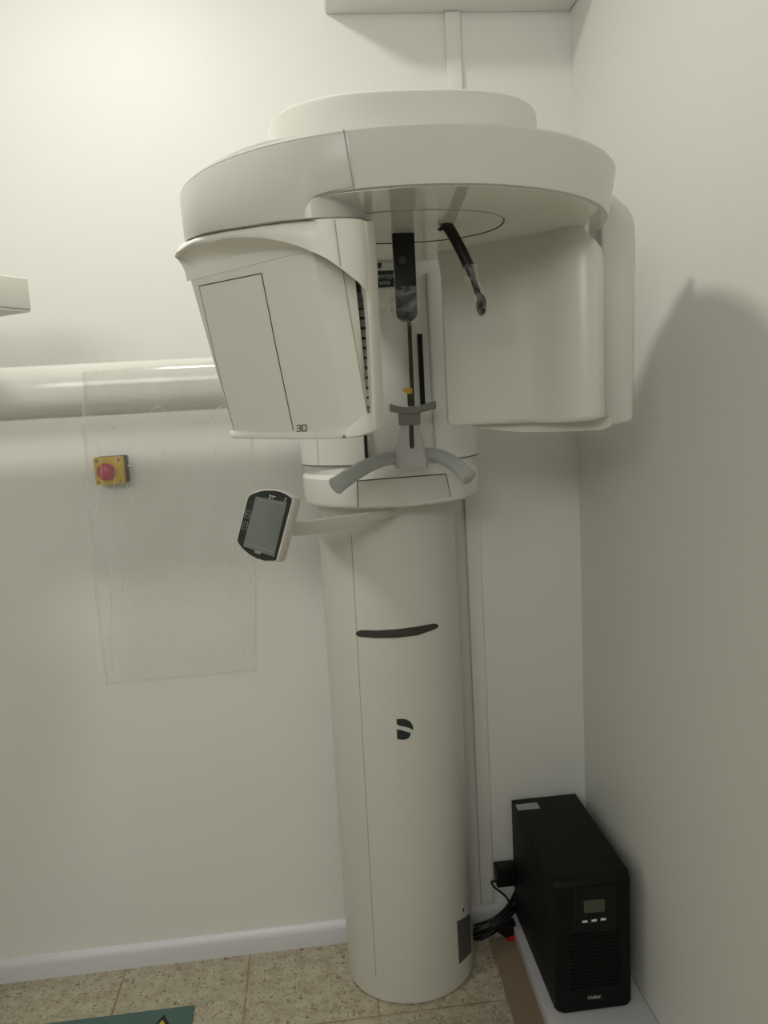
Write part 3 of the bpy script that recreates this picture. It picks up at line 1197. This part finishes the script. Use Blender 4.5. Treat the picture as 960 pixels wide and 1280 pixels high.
for q in ([(228, 366), (276, 372), (258, 458), (212, 452)], [(196, 504), (246, 510), (228, 596), (180, 590)]):
    mk = MB()
    P = [scr(x, y, .0022) for x, y in spx(q)]
    mk.strip(P + [P[0]], .0012, sn, .0005)
    cc = sum(P, Vector()) / 4
    mk.sphere(cc, .0016, 8, 6)
    mk.build('touch_button', M['dimmark'], shell)
# arm
am = MB()
secs = []
for (x, yt, yb_, Y, dp_) in ((366, 653, 671, 1.405, .02), (376, 653, 670, 1.425, .028), (400, 650, 667, 1.465, .03), (440, 644, 659, 1.53, .03), (470, 640, 652, 1.585, .03), (490, 636.5, 646, 1.62, .03)):
    a, b = at(x, yt, 'Y', Y), at(x, yb_, 'Y', Y)
    h3 = (a - b)
    o = Vector((.012, .022, 0)) * (dp_ / .03)
    secs.append([b + h3 * .12 + o * .0, b + h3 * .88, a + o * .25, a + o * .8, a + o - h3 * .12, b + o + h3 * .12, b + o * .8, b + o * .25])
am.loft(secs)
am.build('screen_arm', M['shell'], X0, smooth=50)

# ------------- long white side boom behind
bm_ = MB()
zc, rz, ry = 1.508, .0575, .052
rb = []
for x in (-1.75, .02):
    rb.append([Vector((x, 1.755 + ry * math.copysign(abs(math.cos(u)) ** .8, math.cos(u)), zc + rz * math.copysign(abs(math.sin(u)) ** .8, math.sin(u)))) for u in [2 * PI * k / 40 for k in range(40)]])
bm_.loft(rb)
bm_.build('side_boom', M['gloss'], X0, smooth=40)

# ---------------------------------------- plastic sleeves on the temple arms


def crinkled(path, radii, seed, n=22, amp=.25, fl=.7):
    rings = []
    for i, (p, r) in enumerate(zip(path, radii)):
        row = []
        for k in range(n):
            u = 2 * PI * k / n
            q = mnoise.noise(Vector((math.cos(u) * 1.6 + seed, math.sin(u) * 1.6, i * .55))) + .5 * mnoise.noise(Vector((math.cos(u) * 4 + seed, math.sin(u) * 4, i * .9)))
            rr = r * (1 + amp * q)
            row.append(Vector(p) + Vector((rr * math.cos(u), rr * math.sin(u) * fl, .0)))
        rings.append(row)
    return rings


sv = MB()
pth = [Vector((lp.x - .002, lp.y, z)) for z in [zb - .006 + .060 * (1 - i / 13) for i in range(14)]]
rad = [.0215, .0225, .0225, .023, .0235, .024, .024, .0235, .023, .022, .021, .019, .015, .008]
sv.loft(crinkled(pth, rad, 2.2, amp=.10, fl=.55))
# loose tail to the left
P = [at(x, y, 'Y', lp.y - .004) for x, y in ((493, 366), (484, 372), (477, 379), (475, 388), (482, 391), (490, 390), (494, 384))]
Q = []
for i, p in enumerate(P):
    Q.append(p)
sv.loft([[p + Vector((0, 0, 0)) for p in Q], [p + Vector((.001, .010, .001)) for p in Q]])
o = sv.build('plastic_sleeve', M['sleeve'], None, smooth=70)
tag(o, 'clear plastic sleeve wrapped round the tip of the wide black paddle hanging under the ring', 'plastic sleeve', 'hygiene sleeves on the temple supports')
sv = MB()
pp = smooth_path([at(587, 331, 'Y', rp.y - .006), at(590, 345, 'Y', rp.y - .010), at(596, 362, 'Y', rp.y - .012), at(601, 380, 'Y', rp.y - .012), at(603, 396, 'Y', rp.y - .012)], 5)
n = len(pp)
rad = [.0105 + .004 * math.sin(i * 1.1) * .4 + (.003 if 3 < i < 8 else 0) - (.006 * max(0, (i - n + 4)) / 4) for i in range(n)]
sv.loft(crinkled(pp, rad, 7.7, amp=.35, fl=.9))
o = sv.build('plastic_sleeve', M['sleeve'], None, smooth=70)
tag(o, 'clear plastic sleeve crumpled round the thin bent black arm hanging under the ring', 'plastic sleeve', 'hygiene sleeves on the temple supports')

# -------------------------------------- boxy unit jutting in from the left
co = at(40, 390, 'Y', 1.55)
d1 = Vector((math.sin(math.radians(35)), math.cos(math.radians(35)), 0))     # along the long face, away from us
d2 = Vector((d1.y, -d1.x, 0))
cb = MB()
hh = .0625
# front face runs towards us from the far corner
e1 = Vector((-math.cos(math.radians(57)), -math.sin(math.radians(57)), 0))
e2 = Vector((-e1.y * -1, e1.x * -1, 0))
e2 = Vector((-math.sin(math.radians(57)), math.cos(math.radians(57)), 0))
c1 = co
poly = [c1, c1 + e1 * .30, c1 + e1 * .30 + e2 * .16, c1 + e2 * .16]
cph = thing('side_unit', (c1.x - .15, c1.y, c1.z), 'white boxy housing jutting in at the left edge of the photo above the white boom', 'housing')
lid = MB()
lid.prism([p + Vector((0, 0, .0035)) for p in poly], (0, 0, hh - .0035))
lid.build('cover', M['duct'], cph, bevel=.004, seg=3)
lid = MB()
mid = sum(poly, Vector()) / 4
lid.prism([mid + (p - mid) * .985 for p in poly], (0, 0, .0035))
lid.build('base_plate', M['plastic'], cph)
lk = MB()
q = (c1 + e1 * .30 + e2 * .16)
zb_ = c1.z + .012
lk.box((q.x + .02, q.y - .03, zb_), (q.x + .08, 1.79, zb_ + .03))
lk.box((q.x + .02, 1.73, 1.5665), (q.x + .08, 1.79, zb_ + .001))
lk.build('support_arm', M['plastic'], cph)

# ------------------------------------------------ hanging clear plastic bag
BG = 26, 46
top_l, top_r = at(104, 466, 'Y', 1.692), at(309, 452, 'Y', 1.692)
bot_l, bot_r = at(134, 855, 'Y', 1.77), at(319, 838, 'Y', 1.77)


def bag_pt(u, v, side):
    a, b = mixv(top_l, top_r, u), mixv(bot_l, bot_r, u)
    p = mixv(a, b, v)
    # sides bow a little
    p.x += .010 * math.sin(PI * v) * (1 - 2 * u) * -1
    sag = 1 - (2 * u - 1) ** 2
    f_ = mnoise.noise(Vector((u * 5 + v * 1.2, v * 2.2, 1.3))) * .016 + mnoise.noise(Vector((u * 12 + v * 3, v * 4, 4.1))) * .007 + mnoise.noise(Vector((u * 3 - v * 5, v * 9, 8.1))) * .004
    w = min(1, u * 7, (1 - u) * 7, (1 - v) * 9) * min(1, v * 6 + .15)
    p.y += side * (.004 + .008 * sag * min(1, (1 - v) * 3)) * w + f_ * w
    if v < .17:
        p.y = min(p.y, 1.6935 + (0.002 if side > 0 else 0))
    return p


bg = MB()
for side in (-1, 1):
    g = [[bag_pt(i / BG[0], j / BG[1], side) for i in range(BG[0] + 1)] for j in range(BG[1] + 1)]
    v = [p for r in g for p in r]
    n = BG[0] + 1
    f = [(j * n + i, j * n + i + 1, (j + 1) * n + i + 1, (j + 1) * n + i) for j in range(BG[1]) for i in range(BG[0])]
    bg.add(v, f)
hem = []
for (A, B) in (((0.0, 0), (0.0, 1)), ((1, 0), (1, 1)), ((0, 1), (1, 1)), ((.0, 0), (1, 0))):
    P = [bag_pt(A[0] + (B[0] - A[0]) * k / 30, A[1] + (B[1] - A[1]) * k / 30, -1) + Vector((0, -.0012, 0)) for k in range(31)]
    bg.strip(P, .006, (0, -1, 0), .0006, 1)
P = [bag_pt(.07 + .02 * math.sin(k * .4), .2 + .75 * k / 30, -1) + Vector((0, -.0014, 0)) for k in range(31)]
bg.strip(P, .003, (0, -1, 0), .0006, 1)
for k0 in range(7):
    u0, v0 = random.uniform(.15, .9), random.uniform(.18, .7)
    du, dv = random.uniform(-.1, .1), random.uniform(.1, .28)
    P = [bag_pt(min(.98, u0 + du * k / 10), min(.97, v0 + dv * k / 10), -1) + Vector((0, -.0014, 0)) for k in range(11)]
    bg.strip(P, .0016, (0, -1, 0), .0005, 1)
P = [bag_pt(.12 + .8 * k / 30, .145 + .012 * math.sin(k * .9) + .02 * math.sin(k * .37), -1) + Vector((0, -.002, 0)) for k in range(31)]
bg.strip(P, .004, (0, -1, 0), .0006, 1)
o = bg.build('plastic_bag', [M['film'], M['filmhem']], None, smooth=80)
tag(o, 'large clear plastic bag hanging flat over the white boom in front of the wall', 'plastic bag')

# ------------------------------------------------------- emergency stop box
es0 = at(138, 588, 'Y', 1.875)
ES = thing('emergency_stop_switch', (es0.x, 1.92, es0.z), 'yellow wall box with a red mushroom stop button behind the clear bag', 'emergency stop')
q = [at(x, y, 'Y', 1.872) for x, y in ((116.5, 574.5), (152, 571.5), (156, 603.5), (120.5, 607))]
w = .0335
hz = .0325
MB().box((es0.x - w, 1.884, es0.z - hz), (es0.x + w, 1.9195, es0.z + hz)).build('base_box', M['slot'], ES, bevel=.003)
eb = MB()
eb.box((es0.x - w - .0005, 1.862, es0.z - hz), (es0.x + w - .001, 1.8845, es0.z + hz))
eb.build('lid', M['estop'], ES, bevel=.005, seg=3)
for sx in (-1, 1):
    for sz in (-1, 1):
        s1 = MB()
        p = Vector((es0.x + sx * .025 - .001, 1.8625, es0.z + sz * .025))
        s1.prism([p + Vector((.003 * math.cos(2 * PI * k / 12), 0, .003 * math.sin(2 * PI * k / 12))) for k in range(12)], (0, -.001, 0))
        s1.build('lid_screw', M['card'], ES)
rbm = MB()
pc = Vector((es0.x - .005, 1.862, es0.z - .001))
prof = [(.011, 0), (.011, -.008), (.0195, -.009), (.0205, -.013), (.0195, -.018), (.016, -.021), (.009, -.0225), (.002, -.023)]
rbm.loft([[pc + Vector((r * math.cos(2 * PI * k / 28), y, r * math.sin(2 * PI * k / 28))) for k in range(28)] for r, y in prof])
rbm.build('stop_button', M['red'], ES, smooth=50)
gdl = MB()
p = Vector((es0.x + w, 1.898, es0.z + .006))
gdl.tube([p, p + Vector((.006, 0, 0))], .0045, 12)
gdl.tube([p + Vector((.006, 0, 0)), p + Vector((.009, 0, 0))], .003, 12)
gdl.build('cable_gland', M['chrome'], ES)

# ------------------------------------------- wall unit high above, trunking
wa = at(406, 18, 'Y', 1.92)
AC = thing('wall_unit', (.38, 1.92, wa.z), 'white boxy unit high on the back wall, cut off by the top edge', 'wall unit')
ab = MB()
ab.box((wa.x, 1.70, wa.z), (.684, 1.9195, wa.z + .28))
ab.build('casing', M['wall'], AC, bevel=.006, seg=3)
lv = MB()
lv.box((wa.x + .05, 1.693, wa.z + .02), (.62, 1.7005, wa.z + .075))
lv.build('louvre', M['duct'], AC, bevel=.002)
dk = MB()
dk.box((.381, 1.908, .060), (.417, 1.9195, wa.z - .001))
o = dk.build('cable_trunking', M['wall'], None, bevel=.003)
tag(o, 'narrow white plastic cable trunking running vertically up the back wall beside the corner', 'cable trunking')

# ------------------------------------------------------------- battery unit
UX0, UX1, UY0, UY1, UZ0, UZ1 = .470, .648, 1.528, 1.893, .040, .372
UP = thing('battery_backup_unit', ((UX0 + UX1) / 2, (UY0 + UY1) / 2, UZ0), 'black tower power backup unit with small display standing on the white board in the corner', 'power unit')
ub = MB()
ub.box((UX0, UY0 + .030, UZ0), (UX1, UY1, UZ1 - .002))
ub.build('casing', M['upsmetal'], UP, bevel=.003)
ff = MB()


def rrect(x0, x1, z0, z1, r, y, n=6):
    P = []
    for cx, cz, a0 in ((x1 - r, z1 - r, 0), (x0 + r, z1 - r, PI / 2), (x0 + r, z0 + r, PI), (x1 - r, z0 + r, 1.5 * PI)):
        for k in range(n + 1):
            a = a0 + PI / 2 * k / n
            P.append(Vector((cx + r * math.cos(a), y, cz + r * math.sin(a))))
    return P


ff.loft([rrect(UX0, UX1, UZ0, UZ1, .004, UY0 + .031), rrect(UX0 - .001, UX1 + .001, UZ0, UZ1, .006, UY0 + .022), rrect(UX0, UX1, UZ0 + .001, UZ1 - .003, .012, UY0 + .010), rrect(UX0 + .004, UX1 - .004, UZ0 + .004, UZ1 - .010, .016, UY0 + .002),
         rrect(UX0 + .009, UX1 - .009, UZ0 + .009, UZ1 - .017, .018, UY0)])
bez = ff.build('front_bezel', M['upsface'], UP, smooth=35)
gr = MB()
gx0, gx1 = UX0 + .028, UX1 - .028
for k in range(15):
    z = UZ0 + .060 + k * .0095
    gr.box((gx0, UY0 - .0018, z), (gx1, UY0 + .002, z + .005))
gr.build('vent_louvres', M['upsface'], UP)


def fr(x, y):
    return at(x, y, 'Y', UY0 - .0005)


fp = MB()
fp.prism([fr(x, y) for x, y in ((716, 1111), (770, 1105), (769.5, 1163), (716.5, 1166))], (0, -.0012, 0))
fp.build('control_panel', M['upsglass'], UP)
lc = MB()
lc.prism([at(x, y, 'Y', UY0 - .0016) for x, y in ((729.5, 1125.5), (755.5, 1123.2), (755.5, 1139), (730, 1141))], (0, -.0012, 0))
lc.build('display', M['lcd'], UP)
for x, y in ((731, 1151.8), (742.5, 1150.3), (754, 1148.8)):
    bt_ = MB()
    bt_.prism([at(x + a, y + b - a * .12, 'Y', UY0 - .0016) for a, b in ((-3.2, -1.3), (3.2, -1.3), (3.2, 1.3), (-3.2, 1.3))], (0, -.001, 0))
    bt_.build('button', M['btn'], UP)
v, f = text_mesh('Voltec', .0145, .0004, .35)
lg = MB()
p0 = at(733.5, 1249.5, 'Y', UY0 - .0010)
lg.add([p0 + Vector((p.x * .86, p.z * .5 - .0006, p.y)) for p in v], f)
lg.build('lettering', M['mark'], UP)
st = MB()
zt = UZ1 - .002
P = [at(x, y, 'Z', zt) for x, y in ((644, 1006.3), (671, 1003.2), (675, 1010.5), (647.5, 1013.2))]
for p in P:
    p.x = max(p.x, UX0 + .002)
    p.y = min(p.y, UY1 - .003)
st.prism(P, (0, 0, .0008))
st.build('sticker', M['paper'], UP)

# boards under it
bd = MB()
bl, br_ = at(640, 1144, 'Z', .039), at(676.5, 1279, 'Z', .039)
bl.x = br_.x = .437
bd.prism([Vector((.452, 1.902, .0035)), Vector((.440, 1.20, .0035)), Vector((.683, 1.20, .0035)), Vector((.683, 1.902, .0035))], (0, 0, .0365))
o = bd.build('base_board', M['board'], None, bevel=.0015)
tag(o, 'white board lying on the floor under the black power unit', 'board')
cd = MB()
P = [at(613, 1181, 'Z', 0), at(641, 1280, 'Z', 0)]
cd.prism([Vector((P[0].x, P[0].y + .02, .0002)), Vector((P[0].x - .012, 1.22, .0002)), Vector((.66, 1.22, .0002)), Vector((.66, P[0].y + .03, .0002))], (0, 0, .0032))
o = cd.build('hardboard_sheet', M['card'], None)
tag(o, 'thin brown sheet on the floor sticking out from under the white board', 'sheet')

# adapter, plugs and cables behind
pa = thing('power_adapter', (.443, 1.92, .155), 'small black power adapter block behind the black power unit, by the wall', 'power adapter')
a0, a1 = at(620.5, 1087, 'Y', 1.865), at(643, 1107, 'Y', 1.865)
MB().box((a0.x, 1.862, a1.z), (a0.x + .055, 1.902, a0.z)).build('body', M['black'], pa, bevel=.003)
for dx in (.02, .036):
    MB().box((a0.x + dx, 1.90, (a0.z + a1.z) / 2 - .003), (a0.x + dx + .006, 1.9199, (a0.z + a1.z) / 2 + .003)).build('prong', M['chrome'], pa)


def cable(pts, r, m, label, grp=None, n=8):
    mb = MB()
    mb.tube(smooth_path([at(x, y, 'Y', Y) for x, y, Y in pts], 6), r, n)
    o = mb.build('power_cable', m, None, smooth=60)
    return tag(o, label, 'cable', grp)


cable([(621, 1102, 1.868), (616, 1101.5, 1.865), (614.5, 1104, 1.862), (619, 1110, 1.862), (627, 1116, 1.865), (633, 1122, 1.872), (638, 1130, 1.88)], .0028, M['cable'], 'thin black cord looping out of the small black adapter block')
G = 'black cables bundled between column and power unit'
lab5 = 'black cable in the loose bundle on the floor between column and power unit'
b1 = [[(592, 1157, 1.868), (600, 1155, 1.862), (615, 1149, 1.85), (628, 1139, 1.86), (638, 1127, 1.875), (645, 1112, 1.90)],
      [(592, 1162, 1.866), (602, 1159, 1.858), (618, 1152, 1.845), (630, 1142, 1.855), (638, 1132, 1.87), (648, 1118, 1.90)],
      [(592, 1169, 1.864), (603, 1165, 1.852), (618, 1158, 1.84), (629, 1149, 1.85), (637, 1139, 1.865), (648, 1128, 1.90)],
      [(592, 1175, 1.862), (602, 1171, 1.848), (617, 1163, 1.85), (630, 1153, 1.868), (640, 1142, 1.880), (650, 1130, 1.903)],
      [(592, 1179, 1.860), (600, 1175, 1.853), (614, 1168, 1.852), (628, 1158, 1.875), (640, 1147, 1.885), (650, 1136, 1.905)]]
labs = ['black cable, topmost of the bundle running from the column to the power unit', 'second black cable from the top of the bundle between column and power unit', 'middle black cable of the bundle between column and power unit',
        'black cable just above the lowest one in the bundle beside the column', 'black cable lying lowest in the bundle between column and power unit']
for k, p in enumerate(b1):
    cable(p, .0048 if k in (2, 3) else .0036, M['cable'], labs[k], G)
cable([(593, 1166, 1.874), (604, 1158.5, 1.85), (620, 1150, 1.852), (631, 1137, 1.868), (637, 1128, 1.89)], .0030, M['cablegrey'], 'grey cable among the black ones beside the foot of the column')
pl = thing('power_plug', (.445, 1.83, .006), 'black plug with a red end lying beside the white board behind the power unit', 'plug')
pb = MB()
pb.prism([at(x, y, 'Y', 1.835) for x, y in ((623, 1166), (634, 1157), (645, 1156), (646, 1174), (633, 1173))], (0, .03, 0))
pb.build('plug_body', M['black'], pl, bevel=.002)
pr_ = MB()
pr_.prism([at(x, y, 'Y', 1.83) for x, y in ((634, 1173.5), (641, 1170.5), (647, 1172), (649, 1184), (641, 1184.5), (635, 1179))], (0, .02, 0))
pr_.build('red_end', M['plugred'], pl, bevel=.002)

# --------------------------------------------- teal sign board on the floor
tp = at(243.5, 1256, 'Z', .006)
SB = thing('warning_board', (tp.x - .25, tp.y - .18, 0), 'teal board with a yellow warning triangle lying on the floor at the bottom left', 'sign')
tbm = MB()
tbm.box((tp.x - .50, tp.y - .36, .0005), (tp.x, tp.y, .006))
tbm.build('board', M['teal'], SB, bevel=.001)
ap = at(205, 1268.5, 'Z', .006)
for s, m, nm, z in ((1, M['signblk'], 'triangle_border', .0061), (.80, M['signyel'], 'warning_triangle', .0067)):
    t_ = MB()
    c = Vector((ap.x, ap.y - .085, 0))
    P = [Vector((c.x, c.y + .085 * s, z)), Vector((c.x - .0735 * s, c.y - .0425 * s, z)), Vector((c.x + .0735 * s, c.y - .0425 * s, z))]
    t_.prism(P, (0, 0, .0006))
    t_.build(nm, m, SB)
t_ = MB()
t_.tube([Vector((ap.x, ap.y - .085, .0073)), Vector((ap.x, ap.y - .085, .0078))], .012, 20)
t_.build('triangle_symbol', M['signblk'], SB)

# ------------------------------------------------------------------ lights
li = bpy.data.lights.new('ceiling_lamp', 'AREA')
li.shape = 'DISK'
li.size = .20
li.energy = 10
li.color = (1, .985, .89)
lo_ = bpy.data.objects.new('ceiling_lamp', li)
lo_.location = (-.42, 1.16, 2.645)
COL.objects.link(lo_)

# added fill light high behind the viewer, no real source known there
l2 = bpy.data.lights.new('fill_light', 'AREA')
l2.shape = 'RECTANGLE'
l2.size, l2.size_y = 1.4, .55
l2.energy = 16.8
l2.color = (1, 1, .94)
l2o = bpy.data.objects.new('fill_light', l2)
l2o.location = (-.9, FY + .14, 2.32)
l2o.rotation_euler = (math.radians(94), 0, math.radians(-10))
COL.objects.link(l2o)

w = bpy.data.worlds.new('world')
w.use_nodes = True
w.node_tree.nodes['Background'].inputs[0].default_value = (.55, .62, .7, 1)
w.node_tree.nodes['Background'].inputs[1].default_value = .15
scn.world = w

vs = scn.view_settings
vs.view_transform = 'Standard'
vs.look = 'None'
vs.exposure = .04
vs.gamma = 1
vs.use_curve_mapping = False
